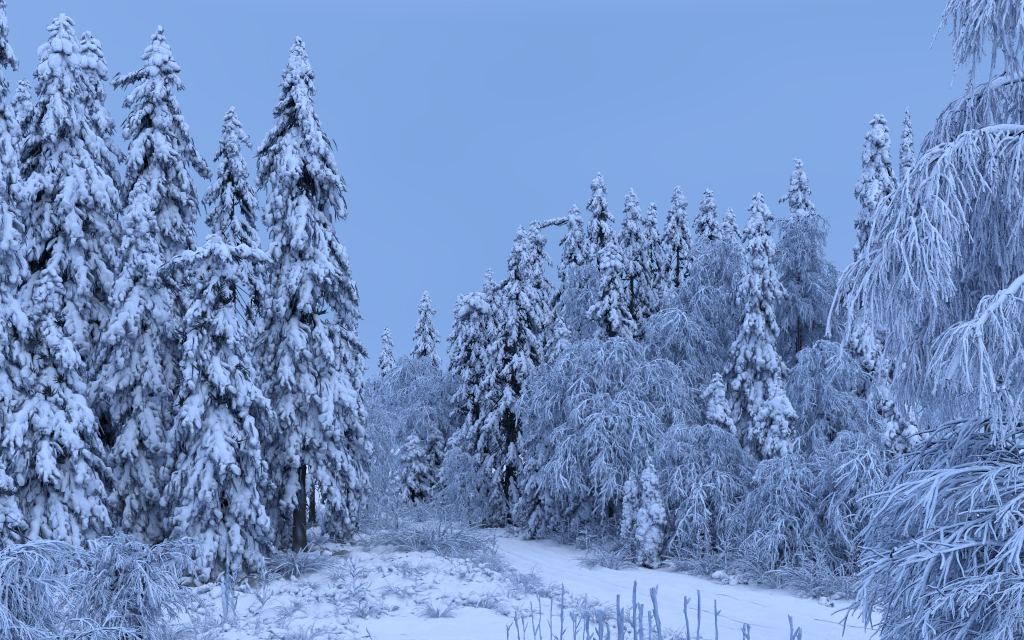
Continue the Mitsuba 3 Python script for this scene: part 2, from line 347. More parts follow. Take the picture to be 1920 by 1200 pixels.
# long, middle and short boughs, in fine (near) and plain (far) versions
BOUGH = {}
for fin, tag_ in ((1.0, 'near'), (0.45, 'far')):
    for size, L, sn, angs in (('long', 1.9, 1.0, [(-15, -70), (-28, -78), (-5, -66), (-38, -72)]), ('middle', 1.1, 1.15, [(-20, -72), (-32, -80), (-8, -66), (-42, -74)]), ('short', 0.5, 1.75, [(-30, -80), (-10, -70), (-45, -85), (-55, -75)])):
        BOUGH[tag_, size] = []
        for k, ang in enumerate(angs):
            sd = 100 * k + int(L * 10) + int(fin * 7)
            BOUGH[tag_, size].append((group(f'bough_{tag_}_{size}_{k}', spruce_bough(sd, L, *ang, fine=fin, snow=sn)), L, *REACH[sd]))
INNER = [group(f'inner_bough_{k}', inner_bough(700 + k)) for k in range(3)]
SPRAY = [(group(f'weeping_spray_{k}', weeping_spray(900 + k, 2.0, *ang)), 2.0) for k, ang in enumerate([(45, -95), (62, -90), (25, -92), (70, -100), (40, -75), (55, -100)])]
TWIG = [(group(f'rime_twig_{k}', rime_twig(1200 + k, L)), L) for k, L in enumerate([0.55, 0.7, 0.8, 0.95, 0.62, 0.75, 0.88, 0.5])]
SHRUB = [(group(f'shrub_branch_{k}', shrub_branch(1300 + k, 1.7, *ang)), 1.7) for k, ang in enumerate([(30, -55), (15, -70), (45, -40), (20, -50), (35, -80)])]
SAPLING = [group(f'sapling_{k}', sapling_mesh(1400 + k, 1.0, u)) for k, u in enumerate([0.9, 0.6, 1.3, 0.2, 1.0])]
CLUMP = [group(f'clump_{k}', clump_mesh(1500 + k)) for k in range(6)]
TUFT = [group(f'tuft_{k}', tuft_mesh(1600 + k, 0.55)) for k in range(4)]


# ---------------------------------------------------------------- placing
def rotm(az, tilt=0.0, roll=0.0):
    ca, sa, ct, st, cr, sr = math.cos(az), math.sin(az), math.cos(tilt), math.sin(tilt), math.cos(roll), math.sin(roll)
    Rz = np.array([[ca, -sa, 0], [sa, ca, 0], [0, 0, 1]])
    Ry = np.array([[ct, 0, -st], [0, 1, 0], [st, 0, ct]])          # tilt > 0 lifts the tip
    Rx = np.array([[1, 0, 0], [0, cr, -sr], [0, sr, cr]])
    return Rz @ Ry @ Rx


def instance(key, grp, pos, R, s):
    M = np.eye(4)
    M[:3, :3] = R @ np.diag(np.broadcast_to(s, 3).astype(float))
    M[:3, 3] = pos
    scene[key] = {'type': 'instance', 'group': {'type': 'ref', 'id': grp}, 'to_world': T(M.tolist())}


COUNT = {}


def numbered(name):
    n = COUNT.get(name, 0)
    COUNT[name] = n + 1
    return name if n == 0 else f'{name}_{n:03d}'


def tag(key, label, cat=None, group_=None, kind=None):
    labels[key] = {'label': label}
    if cat: labels[key]['category'] = cat
    if group_: labels[key]['group'] = group_
    if kind: labels[key]['kind'] = kind


def part(parent, name, k):
    return f'{parent}__{name}' if k == 0 else f'{parent}__{name}_{k:03d}'


def W(px, py, d):
    return np.array([(px - 960) / F * d, d, EYE + (HOR - py) / F * d])


# ---------------------------------------------------------------- ground and road
ROAD = np.array([(-9.0, 58), (-6.2, 50), (-3.6, 44), (-1.3, 39), (0.4, 34.5), (1.6, 30), (2.9, 26), (4.2, 22.5), (6.0, 18.5), (8.5, 14.5), (12, 11)])
_s = np.concatenate([[0], np.cumsum(np.linalg.norm(np.diff(ROAD, axis=0), axis=1))])
_t = np.linspace(0, _s[-1], 400)
from scipy.interpolate import CubicSpline
RC = CubicSpline(_s, ROAD)(_t)
RT = np.gradient(RC, axis=0); RT /= np.linalg.norm(RT, axis=1, keepdims=True)
RN = np.stack([RT[:, 1], -RT[:, 0]], 1)
RW = np.interp(_t, [0, _s[3], _s[5], _s[7], _s[8], _s[-1]], [0.9, 1.2, 1.7, 2.3, 2.6, 2.6])
from scipy.spatial import cKDTree
RTREE = cKDTree(RC)


def ground(x, y):
    x, y = np.broadcast_arrays(np.asarray(x, float), np.asarray(y, float))
    p = np.stack([x, y, x * 0], -1)
    dist, idx = RTREE.query(np.stack([x, y], -1))
    off = sstep(0.0, 1.6, dist - RW[idx])                       # 0 on the road, 1 well away from it
    near = np.clip((150 - np.hypot(x, y)) / 90, 0, 1)
    open_ = sstep(2.2, 0.0, np.hypot((x + 0.6) / 1.6, (y - 18.5) / 2.2))
    rough = (meshkit.fbm(p * 1.3, 4, 3) - 0.5) * 0.42 + np.abs(meshkit.fbm(p * 3.6, 3, 9) - 0.5) * 0.36
    z = off * (0.10 + rough * (1 - 0.8 * open_)) * near + (meshkit.fbm(p * 0.25, 2, 4) - 0.5) * 0.35 * near * off
    z = z - 0.06 * (1 - off) + 0.9 * sstep(14.0, 7.0, y) * sstep(-60, -20, y)
    z = z + sstep(60, 110, y) * 1.5 + (meshkit.fbm(p * 0.01, 2, 6) - 0.5) * 8 * sstep(150, 500, np.hypot(x, y))
    return z


def axis_(lo, hi, step, far):
    mid = np.arange(lo, hi + step / 2, step)
    g = step * np.cumsum(1.16 ** np.arange(1, 60))
    g = g[g < far]
    return np.concatenate([lo - g[::-1], mid, hi + g])


gx, gy = axis_(-17, 17, 0.085, 1500), axis_(14, 62, 0.11, 1500)
X, Y = np.meshgrid(gx, gy)
Z = ground(X.ravel(), Y.ravel()).reshape(X.shape)
i, j = np.meshgrid(np.arange(len(gy) - 1), np.arange(len(gx) - 1), indexing='ij')
q = np.stack([i * len(gx) + j, i * len(gx) + j + 1, (i + 1) * len(gx) + j + 1, (i + 1) * len(gx) + j], -1).reshape(-1, 4)
gv = np.stack([X, Y, Z], -1).reshape(-1, 3)
snow_tone = lambda v: np.array([0.80, 0.82, 0.85]) * (0.97 + 0.06 * (meshkit.fbm(v * 6.0, 3, 11)[:, None] - 0.5))
ground_quads = q
tag('snowy_ground', 'rough snow covered ground of the forest clearing', kind='structure')

u = np.linspace(-1, 1, 60)
w_ = u[None] * (RW[:, None] + 0.5)
rx, ry = RC[:, 0:1] + RN[:, 0:1] * w_, RC[:, 1:2] + RN[:, 1:2] * w_
pr = np.stack([rx, ry, rx * 0], -1)
rut = np.zeros_like(w_)
wob = 0.12 * np.sin(_t * 0.5)[:, None]
for c_, a_, s_ in ((-0.80, 0.13, 0.12), (0.72, 0.14, 0.13), (-0.25, 0.07, 0.10), (1.25, 0.07, 0.12), (0.2, 0.05, 0.1)):
    rut -= a_ * np.exp(-((w_ - c_ - wob) / s_) ** 2) - 0.45 * a_ * np.exp(-((w_ - c_ - wob - 0.26) / 0.11) ** 2)
wavy = RW[:, None] + 0.9 * (meshkit.fbm(pr * 0.9, 3, 77) - 0.55)
edge = sstep(wavy + 0.42, wavy - 0.35, np.abs(w_))
rz = ground(rx.ravel(), ry.ravel()).reshape(rx.shape)
rz = (rz - 0.05) * (1 - edge) + edge * (0.012 + rut + (meshkit.fbm(pr * 3.0, 3, 21) - 0.5) * 0.07 + (meshkit.fbm(pr * np.array([0.6, 0.6, 1]), 2, 22) - 0.5) * 0.08 + 0.9 * sstep(14.0, 7.0, ry))
i, j = np.meshgrid(np.arange(len(_t) - 1), np.arange(59), indexing='ij')
q = np.stack([i * 60 + j, (i + 1) * 60 + j, (i + 1) * 60 + j + 1, i * 60 + j + 1], -1).reshape(-1, 4)
rv = np.stack([rx, ry, rz], -1).reshape(-1, 3)
scene['forest_road'] = mikit.ply((rv, q[:, ::-1]), 'frosted', smooth=True, color=snow_tone(rv))
tag('forest_road', 'snow covered forest road with faint wheel tracks', kind='structure')


def gz(x, y):
    return float(ground(np.array([x]), np.array([y]))[0])


# ---------------------------------------------------------------- spruces
TRUNKS = []


def spruce(label, px, d, prof, base_px=None, group_='snow laden spruces', lod=None, crown=None, density=1.0, droop=0.0, seed=0, name='spruce_tree', extra=(), leader=0.0, long_=1.0, dark=True):
    """prof: (row, half width left, half width right) in photograph pixels from the top down."""
    rng = np.random.default_rng(abs(seed * 77 + int(px) * 13 + int(d * 10)))
    t = numbered(name)
    tag(t, label, 'spruce tree', group_)
    prof = [(p + (p[1],))[:3] for p in prof]
    x0 = (px - 960) / F * d
    g = gz(x0, d)
    zs = np.array([EYE + (HOR - p[0]) / F * d for p in prof])[::-1]
    rl, rr = (np.array([p[k] for p in prof])[::-1] * d / F for k in (1, 2))
    ztop = zs[-1]
    bx = x0 if base_px is None else (base_px - 960) / F * d
    ax = lambda z: bx + (x0 - bx) * np.clip((z - g) / (ztop - g), 0, 1)
    lod = lod or ('near' if d < 34 else 'far')
    zlow = zs[0] if crown is None else EYE + (HOR - crown) / F * d
    zlow = max(zlow, g + 0.1)
    # trunk: scaly bark with flecks of frost, dead twigs low down
    m = Mesh(seed + 5)
    K = 60 if lod == 'near' else 20
    zz = np.linspace(g - 0.3, ztop - 0.25, K)
    r0 = 0.0115 * (ztop - g) + 0.03
    P = np.stack([ax(zz) + np.cumsum(rng.normal(size=K)) * 0.006, d + np.cumsum(rng.normal(size=K)) * 0.006, zz], 1)
    m.tubes(P, r0 * np.linspace(1, 0.10, K) * (1 + 0.5 * np.exp(-(zz - g + 0.1) / 0.25)), 14 if lod == 'near' else 8, top=RIME * 0.8, under=BARK, lo=0.35, hi=1.25, cover=1.1, rough=0.09)
    q = 26 if lod == 'near' else 8
    zq, aq = rng.uniform(g + 0.2, max(min(zlow + 1.2, ztop - 1), g + 0.4), q), rng.random(q) * 6.28
    dq = np.stack([np.cos(aq), np.sin(aq), np.full(q, -0.1)], 1)
    Dq = sprays(np.stack([ax(zq), np.full(q, d), zq], 1), dq, rng.uniform(0.4, 1.2, q), 8, 0.13, 0.12, rng)
    m.tubes(Dq, np.linspace(0.020, 0.008, 8)[None] * np.ones((q, 1)), 4, top=RIME, under=WOOD, lo=-0.2, hi=0.5, cover=0.4)
    k_, i_ = rng.integers(0, q, q * 4), rng.integers(2, 7, q * 4)
    m.tubes(sprays(Dq[k_, i_], Dq[k_, i_] - Dq[k_, i_ - 1] + rng.normal(size=(q * 4, 3)) * 0.08, rng.uniform(0.12, 0.4, q * 4), 4, 0.2, 0.12, rng), np.array([1, 0.9, 0.8, 0.5])[None] * np.full((q * 4, 1), 0.009), 3, top=RIME, under=WOOD, lo=-0.3, hi=0.4, cover=0.4)
    TRUNKS.append((x0 if base_px is None else bx, d, max(rl.max(), rr.max())))
    # leader: a knobbly spire of snow
    m2 = Mesh(seed + 6)
    lead = max(0.5, leader)
    K = 14
    zz = np.linspace(ztop - lead, ztop, K)
    wd = max(rl[-1], rr[-1], 0.06)
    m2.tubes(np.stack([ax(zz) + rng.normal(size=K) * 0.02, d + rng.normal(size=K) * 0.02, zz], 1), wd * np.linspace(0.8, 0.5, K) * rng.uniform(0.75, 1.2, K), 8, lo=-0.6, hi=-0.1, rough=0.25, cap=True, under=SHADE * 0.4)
    q = int(26 + 26 * (lead - 0.5))
    zq, aq = rng.uniform(ztop - lead, ztop - 0.03, q), rng.random(q) * 6.28
    sq = wd * (0.75 + 0.9 * np.clip((ztop - zq) / 0.9, 0, 1.2)) * rng.uniform(0.7, 1.2, q)
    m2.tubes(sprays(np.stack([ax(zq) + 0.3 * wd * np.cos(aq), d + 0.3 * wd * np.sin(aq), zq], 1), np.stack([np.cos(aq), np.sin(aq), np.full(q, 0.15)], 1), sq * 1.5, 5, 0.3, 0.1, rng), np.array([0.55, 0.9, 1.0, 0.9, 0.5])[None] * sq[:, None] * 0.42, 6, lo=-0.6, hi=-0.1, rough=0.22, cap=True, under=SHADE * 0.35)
    scene[t + '__leader'] = m2.shape(fine=0.03, scale=7.0)
    # boughs from the top down
    z, k, az0, stems_ = ztop - 0.30 - 0.25 * (leader > 1), 0, rng.random() * 6.28, []
    while z > zlow and k < 290:
        def R(zz_, az):
            l, r = np.interp(zz_, zs, rl), np.interp(zz_, zs, rr)
            c = 0.5 + 0.5 * math.cos(az)
            return l * (1 - c) + r * c
        Rm = max(0.5 * (R(z, 0) + R(z, math.pi)), 0.05)
        Lm = max(R(z - 1.2 * Rm, 0), R(z - 1.2 * Rm, math.pi), 0.1) / 0.58
        n = int(np.clip(round(((4.2 + 2.2 * Rm) if lod == 'near' else (4.0 + 2.2 * Rm)) * density), 3, 10))
        dz = float(np.clip(0.12 + 0.13 * Lm, 0.13, 0.31 if lod == 'near' else 0.34)) / max(density, 0.5) ** 0.5
        if lod == 'far': dz *= 1.1
        az0 += 2.4
        for b in range(n):
            az = -math.pi / 2 + 0.4 * math.sin(az0) + b * 2 * math.pi / n + rng.normal() * 0.28   # one bough of each whorl faces the clearing
            if math.sin(az) > 0.3 and rng.random() < 0.7:        # fewer on the far side
                continue
            zb = z + rng.normal() * 0.10 * min(1, Lm)
            L, pick = Lm * 0.9, rng.integers(4)
            for _ in range(3):
                size = 'long' if L > 1.35 else 'middle' if L > 0.72 else 'short'
                grp, L0, rx_, rz_ = BOUGH[lod, size][pick]
                L = min(max(R(zb - rz_ * L, az) / rx_, 0.14), 0.30 + 0.50 * (ztop - zb))
            Lc = (1.65 if lod == 'near' else 1.02) * long_
            off, zatt = 0.0, zb
            if L > Lc:                                                # the outer part of a longer limb carries the bough
                off = rx_ * (L - Lc) * 0.92
                zatt = zb - (L - Lc) * rz_ * 0.75
                L = Lc
            L *= rng.uniform(0.75, 1.12)
            L = min(L, max(0.0, (zatt - g) / 0.8))
            if L < 0.15: continue
            size = 'long' if L > 1.35 else 'middle' if L > 0.72 else 'short'
            grp, L0 = BOUGH[lod, size][pick][:2]
            s = L / L0
            c0 = np.array([ax(zb), d, zb])
            pos = np.array([ax(zatt) + off * math.cos(az), d + off * math.sin(az), zatt])
            if off > 0.1:
                stems_.append(np.linspace(c0, pos, 3))
            instance(part(t, 'bough', k), grp, pos, rotm(az, math.radians(rng.normal() * 9 + droop), rng.normal() * 0.2), [s, s * rng.uniform(0.85, 1.15), s])
            k += 1
        z -= dz * rng.uniform(0.8, 1.2)
    for (zpx, az, L, lift) in extra:                                     # single boughs that break the outline
        zb = EYE + (HOR - zpx) / F * d
        grp, L0 = BOUGH[lod, 'middle' if L < 1.3 else 'long'][2][:2]
        instance(part(t, 'bough', k), grp, [ax(zb), d, zb], rotm(math.radians(az), math.radians(lift)), L / L0)
        k += 1
    if stems_:
        m.tubes(np.array(stems_), np.array([[0.018, 0.014, 0.010]] * len(stems_)), 4, top=RIME * 0.8, under=BARK, lo=0.3, hi=1.0)
    scene[t + '__trunk'] = m.shape()
    # the dark inside of the crown
    z, k = ztop - 0.8, 0
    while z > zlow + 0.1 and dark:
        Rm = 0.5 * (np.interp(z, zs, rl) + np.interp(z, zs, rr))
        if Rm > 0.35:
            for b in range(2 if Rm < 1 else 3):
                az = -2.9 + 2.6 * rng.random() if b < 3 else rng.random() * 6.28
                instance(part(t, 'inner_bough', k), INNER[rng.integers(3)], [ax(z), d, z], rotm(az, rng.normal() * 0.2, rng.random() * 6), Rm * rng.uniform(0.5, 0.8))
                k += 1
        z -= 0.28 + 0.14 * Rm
    return t


NEARG, FARG = 'spruces on the left of the clearing', 'spruces along the right side of the road'
spruce('tall spruce cut by the left edge of the picture, its top out of view', -28, 23.5, [(-90, 10), (60, 42), (110, 62), (200, 45), (320, 62), (470, 90), (620, 75), (820, 90), (1010, 90)], group_=NEARG, seed=1)
spruce('slim spruce at the far left, top seen between the edge tree and the columnar giant', 45, 36, [(150, 9), (240, 28), (420, 60), (760, 90)], group_=NEARG, seed=2)
spruce('very tall spruce with a columnar knobbly leader, second crown from the left', 115, 29, [(27, 15), (130, 22), (200, 52, 62), (300, 90, 92), (420, 100, 110), (560, 120, 118), (720, 120, 130), (880, 110, 130), (1010, 60, 90)], group_=NEARG, seed=3, leader=1.6)
spruce('tall spruce peeping out just right of the columnar giant', 166, 33, [(60, 13), (140, 20), (190, 34, 42), (320, 45, 58), (520, 60, 70), (800, 90, 80)], group_=NEARG, seed=4, leader=1.2)
spruce('tall spruce with a snow ball leader and one bough poking out left', 300, 33, [(52, 12), (128, 15), (165, 42), (280, 62), (330, 74, 66), (430, 70), (600, 80), (900, 95)], group_=NEARG, seed=5, leader=1.4, extra=[(140, 178, 1.35, 32)])
spruce('slender spruce standing in front of the snow ball leader tree', 264, 27, [(338, 8), (400, 28), (500, 42), (650, 62, 66), (800, 66, 70), (940, 66), (985, 50)], group_=NEARG, seed=6)
spruce('slim spruce just left of the tallest clearing edge spruce', 436, 37, [(202, 9), (300, 30), (400, 46), (490, 62), (700, 95)], group_=NEARG, seed=7)
spruce('broad broken topped spruce with long drooping boughs at the clearing edge', 402, 26, [(440, 14), (475, 66, 60), (530, 88, 84), (620, 92, 115), (760, 96, 172), (880, 84, 130), (1000, 80, 92), (1050, 70, 85)], base_px=408, group_=NEARG, seed=8, extra=[(478, 10, 1.25, 42), (486, 172, 1.15, 38), (470, -60, 1.0, 25), (475, -120, 0.9, 25)])
spruce('tallest spruce at the clearing edge with its bare trunk showing low down', 560, 30, [(72, 9), (150, 30), (230, 52, 46), (340, 62, 74), (450, 56, 84), (530, 60, 98), (650, 72, 108), (780, 75, 116), (880, 62, 100)], base_px=562, crown=830, group_=NEARG, seed=9)
spruce('low shaded spruce between the broken topped one and the bare trunk', 508, 31, [(640, 6), (720, 24), (820, 40), (940, 46), (1040, 44)], group_=NEARG, seed=13)
spruce('lower spruce behind the tallest one, trailing boughs towards the road', 648, 34, [(520, 6), (620, 16, 18), (720, 40, 36), (820, 50, 46), (950, 52, 40), (1010, 40, 20)], group_=NEARG, seed=10)
spruce('loose frosted spruce in front at the left with arching boughs', 92, 24, [(505, 14), (560, 44), (640, 70, 120), (740, 85, 150), (880, 90, 150), (990, 70, 110)], group_=NEARG, seed=11, density=0.8, droop=6)
spruce('low spruce bough mound at the lower left picture edge', -12, 19, [(840, 10), (900, 60, 70), (1000, 80, 95), (1080, 90, 110)], group_=NEARG, seed=12)
for n_, (px, d, top, hw, where) in enumerate([(20, 44, 330, 90, 'behind the edge tree at the far left'), (210, 43, 430, 95, 'between the columnar giant and the slender spruce'), (350, 45, 420, 95, 'behind the slender spruce and the broad broken topped one'), (480, 44, 520, 85, 'behind the broken topped spruce, left of the tallest'), (585, 42, 560, 70, 'directly behind the tallest clearing edge spruce')]):
    spruce('dark second row spruce, mostly hidden, ' + where, px, d, [(top, 8), (top + 150, hw * .5), (800, hw), (960, hw)], group_='second row spruces on the left', seed=30 + n_, lod='far', density=0.42, dark=False)

R_ = [
    ('small far spruce left of the gap, standing alone against the sky', 726, 76, [(613, 5), (660, 15), (700, 22), (760, 28)]),
    ('second far spruce beyond the birch domes, right of the lone one', 798, 70, [(546, 5), (600, 16), (660, 25), (740, 32)]),
    ('dark young spruce at the left of the low trio by the end of the road', 775, 54, [(815, 8), (850, 26), (900, 40), (950, 44)]),
    ('dark young spruce in the middle of the low trio by the end of the road', 812, 56, [(790, 8), (840, 30), (900, 44), (950, 46)]),
    ('dark young spruce at the right of the low trio by the end of the road', 850, 53, [(820, 8), (860, 26), (910, 40), (955, 44)]),
    ('leftmost tip of the close pair beside the wide shouldered spruce', 864, 62, [(552, 6), (620, 20), (720, 38), (860, 45)]),
    ('wide shouldered spruce with a stubby top, left of the leaning spruce', 890, 54, [(548, 14), (580, 28), (660, 40), (760, 55, 48), (870, 55)]),
    ('spruce with a needle thin tip above the wide shouldered one', 918, 57, [(503, 5), (560, 15), (620, 28), (760, 45)]),
    ('spruce tip squeezed between the needle thin tip and the leaning spruce', 938, 60, [(535, 5), (600, 18), (760, 40)]),
    ('broad leaning spruce, its dark lower boughs reaching the road bend', 978, 45, [(424, 7), (500, 30), (600, 46), (700, 62), (800, 78), (900, 84), (980, 60)]),
    ('twin top rising just behind the leaning spruce', 1004, 50, [(413, 7), (480, 26), (600, 45), (800, 65)]),
    ('spruce with one bough pointing left near its top', 1077, 50, [(383, 7), (430, 16), (480, 34), (560, 60), (700, 75)]),
    ('highest spruce of the right hand group', 1122, 50, [(323, 6), (370, 20), (430, 36), (520, 56), (700, 75)]),
    ('spruce with a bare dark flank and long snowy tongues, in front of the highest one', 1142, 43, [(455, 10), (500, 28, 30), (560, 28, 52), (640, 30, 72), (720, 40, 70)]),
    ('spruce right beside the highest one', 1184, 52, [(354, 7), (410, 24), (500, 42), (620, 55), (760, 65)]),
    ('shorter spruce second to the right of the highest one', 1222, 55, [(381, 6), (440, 22), (520, 36), (700, 55)]),
    ('pointed spruce standing free against the sky in the middle of the right group', 1272, 50, [(349, 6), (400, 18), (460, 30), (520, 44), (640, 58)]),
    ('spruce between the free standing pointed one and the birch crowns', 1327, 53, [(356, 7), (410, 22), (470, 34), (620, 50)]),
    ('small spruce tip behind the drooping birch crown', 1367, 55, [(389, 6), (430, 18), (520, 34), (640, 45)]),
    ('long slender dark spruce standing clear among the birches', 1422, 38, [(362, 8), (400, 22), (480, 40, 34), (560, 40, 40), (680, 54, 46), (800, 58, 40), (860, 52)]),
    ('knobbly spruce behind the great birch at the right', 1645, 36, [(216, 10), (270, 26), (350, 34), (460, 50), (700, 70)]),
    ('thin spruce tip just behind the top of the great birch', 1702, 37, [(200, 3), (250, 7), (330, 12), (420, 22), (700, 50)]),
    ('slim young spruce half sunk in the birch thicket', 1050, 41, [(592, 6), (660, 22), (740, 30), (840, 34)]),
    ('dark low spruce under the birch thicket beside the road', 1020, 39, [(770, 8), (860, 36), (950, 44), (1010, 40)]),
    ('dark spruce with snowy skirts left of the two little spruces', 1105, 37.5, [(810, 8), (880, 30), (960, 42), (1015, 40)]),
    ('dark spruce foot under the big tangled birch', 1160, 38.5, [(830, 8), (900, 32), (960, 44), (1010, 40)]),
    ('left one of the two little spruces at the road edge', 1184, 30.6, [(880, 5), (930, 12), (1000, 17), (1040, 17)]),
    ('right one of the two little spruces at the road edge', 1218, 29.8, [(856, 5), (910, 12), (990, 18), (1045, 18)]),
    ('young spruce with a bare stick leader in the front birches', 1457, 29, [(700, 4), (740, 30), (800, 30), (880, 40), (960, 45)]),
    ('small dark spruce right of the stick leader one', 1542, 31, [(755, 5), (800, 22), (860, 40), (930, 55)]),
    ('dark spruce low behind the great birch curtain', 1690, 26, [(690, 8), (780, 44), (880, 70), (980, 80)]),
    ('bushy spruce hidden behind the front birches at the right', 1345, 36, [(700, 8), (800, 40), (900, 60), (990, 70)]),
]
for n_, (lab, px, d, prof) in enumerate(R_):
    bx = {978: 950, 1142: 1148, 890: 900}.get(px)
    ex = {1077: [(418, 178, 1.5, 40)]}.get(px, ())
    spruce(lab, px, d, prof, base_px=bx, group_=FARG, seed=60 + n_, extra=ex, droop=20 if px in (775, 812, 850) else 6 if px in (890, 978) else 0, density=1.5 if px in (775, 812, 850) else 1.0, lod='near' if d < 40 else 'far', leader=0.9)
for n_, (px, d, top, hw, where) in enumerate([(1000, 58, 640, 70, 'behind the twin top'), (1100, 60, 600, 75, 'behind the slim frosted birch'), (1200, 60, 560, 75, 'behind the pair right of the highest one'), (1310, 60, 560, 75, 'behind the tall cap birch'),
                                              (1400, 58, 560, 75, 'behind the long slender spruce'), (1490, 56, 560, 80, 'behind the spire topped birch'), (1580, 54, 520, 80, 'between the spire topped birch and the great birch'), (1230, 45, 700, 80, 'in the middle of the birch thicket'),
                                              (1500, 40, 720, 80, 'behind the bent hooked birch'), (1610, 42, 600, 90, 'left behind the great birch curtain'), (1740, 38, 480, 110, 'in the middle behind the great birch'), (1850, 36, 400, 120, 'at the right edge behind the great birch')]):
    spruce('dark back row spruce, mostly hidden, ' + where, px, d, [(top, 8), (top + 120, hw * .5), (820, hw), (930, hw)], group_='dark back row spruces on the right', seed=130 + n_, lod='far', density=0.42, dark=False)


# the ground's mesh: under the spruces the crowns keep the snow off, and needle litter and heather show through
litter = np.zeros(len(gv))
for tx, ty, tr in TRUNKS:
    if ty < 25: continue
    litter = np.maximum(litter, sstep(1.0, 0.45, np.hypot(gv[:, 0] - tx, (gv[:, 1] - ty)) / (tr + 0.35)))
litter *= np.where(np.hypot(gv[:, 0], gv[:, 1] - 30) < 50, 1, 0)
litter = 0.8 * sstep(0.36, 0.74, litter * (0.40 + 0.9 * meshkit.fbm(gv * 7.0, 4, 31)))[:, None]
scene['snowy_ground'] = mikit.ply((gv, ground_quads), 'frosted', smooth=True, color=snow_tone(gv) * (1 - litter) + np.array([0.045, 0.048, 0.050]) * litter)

# ---------------------------------------------------------------- weeping birches
def birch(label, px, top, hw, bot, d, base_px=None, n=70, seed=0, group_='frost covered weeping birches', size=0.78, up=1.0, flat=0.75, name='birch_tree'):
    rng = np.random.default_rng(seed * 31 + int(px))
    n = int(n * 1.5)
    t = numbered(name)
    tag(t, label, 'birch tree', group_)
    x0, hwm = (px - 960) / F * d, hw / F * d
    g = gz(x0, d)
    bx = x0 if base_px is None else (base_px - 960) / F * d
    ztop, zbot = EYE + (HOR - top) / F * d, EYE + (HOR - bot) / F * d
    zbot = max(zbot, g + 0.15)
    m = Mesh(seed + 3)
    K = 16
    q_ = np.linspace(0, 1, K)
    P = np.stack([bx + (x0 - bx) * q_ ** 1.6 + np.cumsum(rng.normal(size=K) * 0.03), d + np.cumsum(rng.normal(size=K) * 0.03), g - 0.2 + (ztop - 0.1 - g + 0.2) * q_], 1)
    m.tubes(P, np.linspace(0.075, 0.02, K) * (0.6 + 0.06 * (ztop - g)), 8, top=RIME, under=BARK, lo=-0.2, hi=0.8, cover=0.6, rough=0.1)
    scene[t + '__trunk'] = m.shape()
    H = ztop - zbot
    for k in range(n):
        u_ = (k + rng.random()) / n                                    # 0 at the top
        az = k * 2.4 + rng.normal() * 0.3
        if math.sin(az) > 0.5 and rng.random() < 0.5: az = -az
        zz = ztop - 0.06 * H - u_ ** 1.15 * H * 0.86
        env = hwm * math.sqrt(max(0.05, 1 - (1 - min(1, (ztop - zz) / (flat * H) + 0.10)) ** 2))   # a dome
        env *= 0.60 + 0.85 * float(meshkit.noise(np.array([math.cos(az) * 1.3, math.sin(az) * 1.3, zz * 0.9]) + px, seed))
        big = 1.55 if rng.random() < 0.14 else 1.0
        grp, L0 = SPRAY[rng.integers(len(SPRAY))]
        L = big * float(np.clip(rng.uniform(0.65, 1.2) * min(1.1 * env + 0.3, 2.2) * size, 0.5, 2.3))
        r0 = max(0.0, env - 0.62 * L) * rng.uniform(0.55, 1.15)
        q1 = np.clip((zz - g) / (ztop - g), 0, 1)
        c = np.array([np.interp(zz, P[:, 2], P[:, 0]), np.interp(zz, P[:, 2], P[:, 1]), zz])
        pos = c + np.array([math.cos(az) * r0, math.sin(az) * r0 * 0.8, -0.16 * L * up + (0.2 if big > 1 else 0)])
        instance(part(t, 'branch', k), grp, pos, rotm(az + rng.normal() * 0.3, math.radians(rng.normal() * 10), rng.normal() * 0.25), L / L0)
    return t


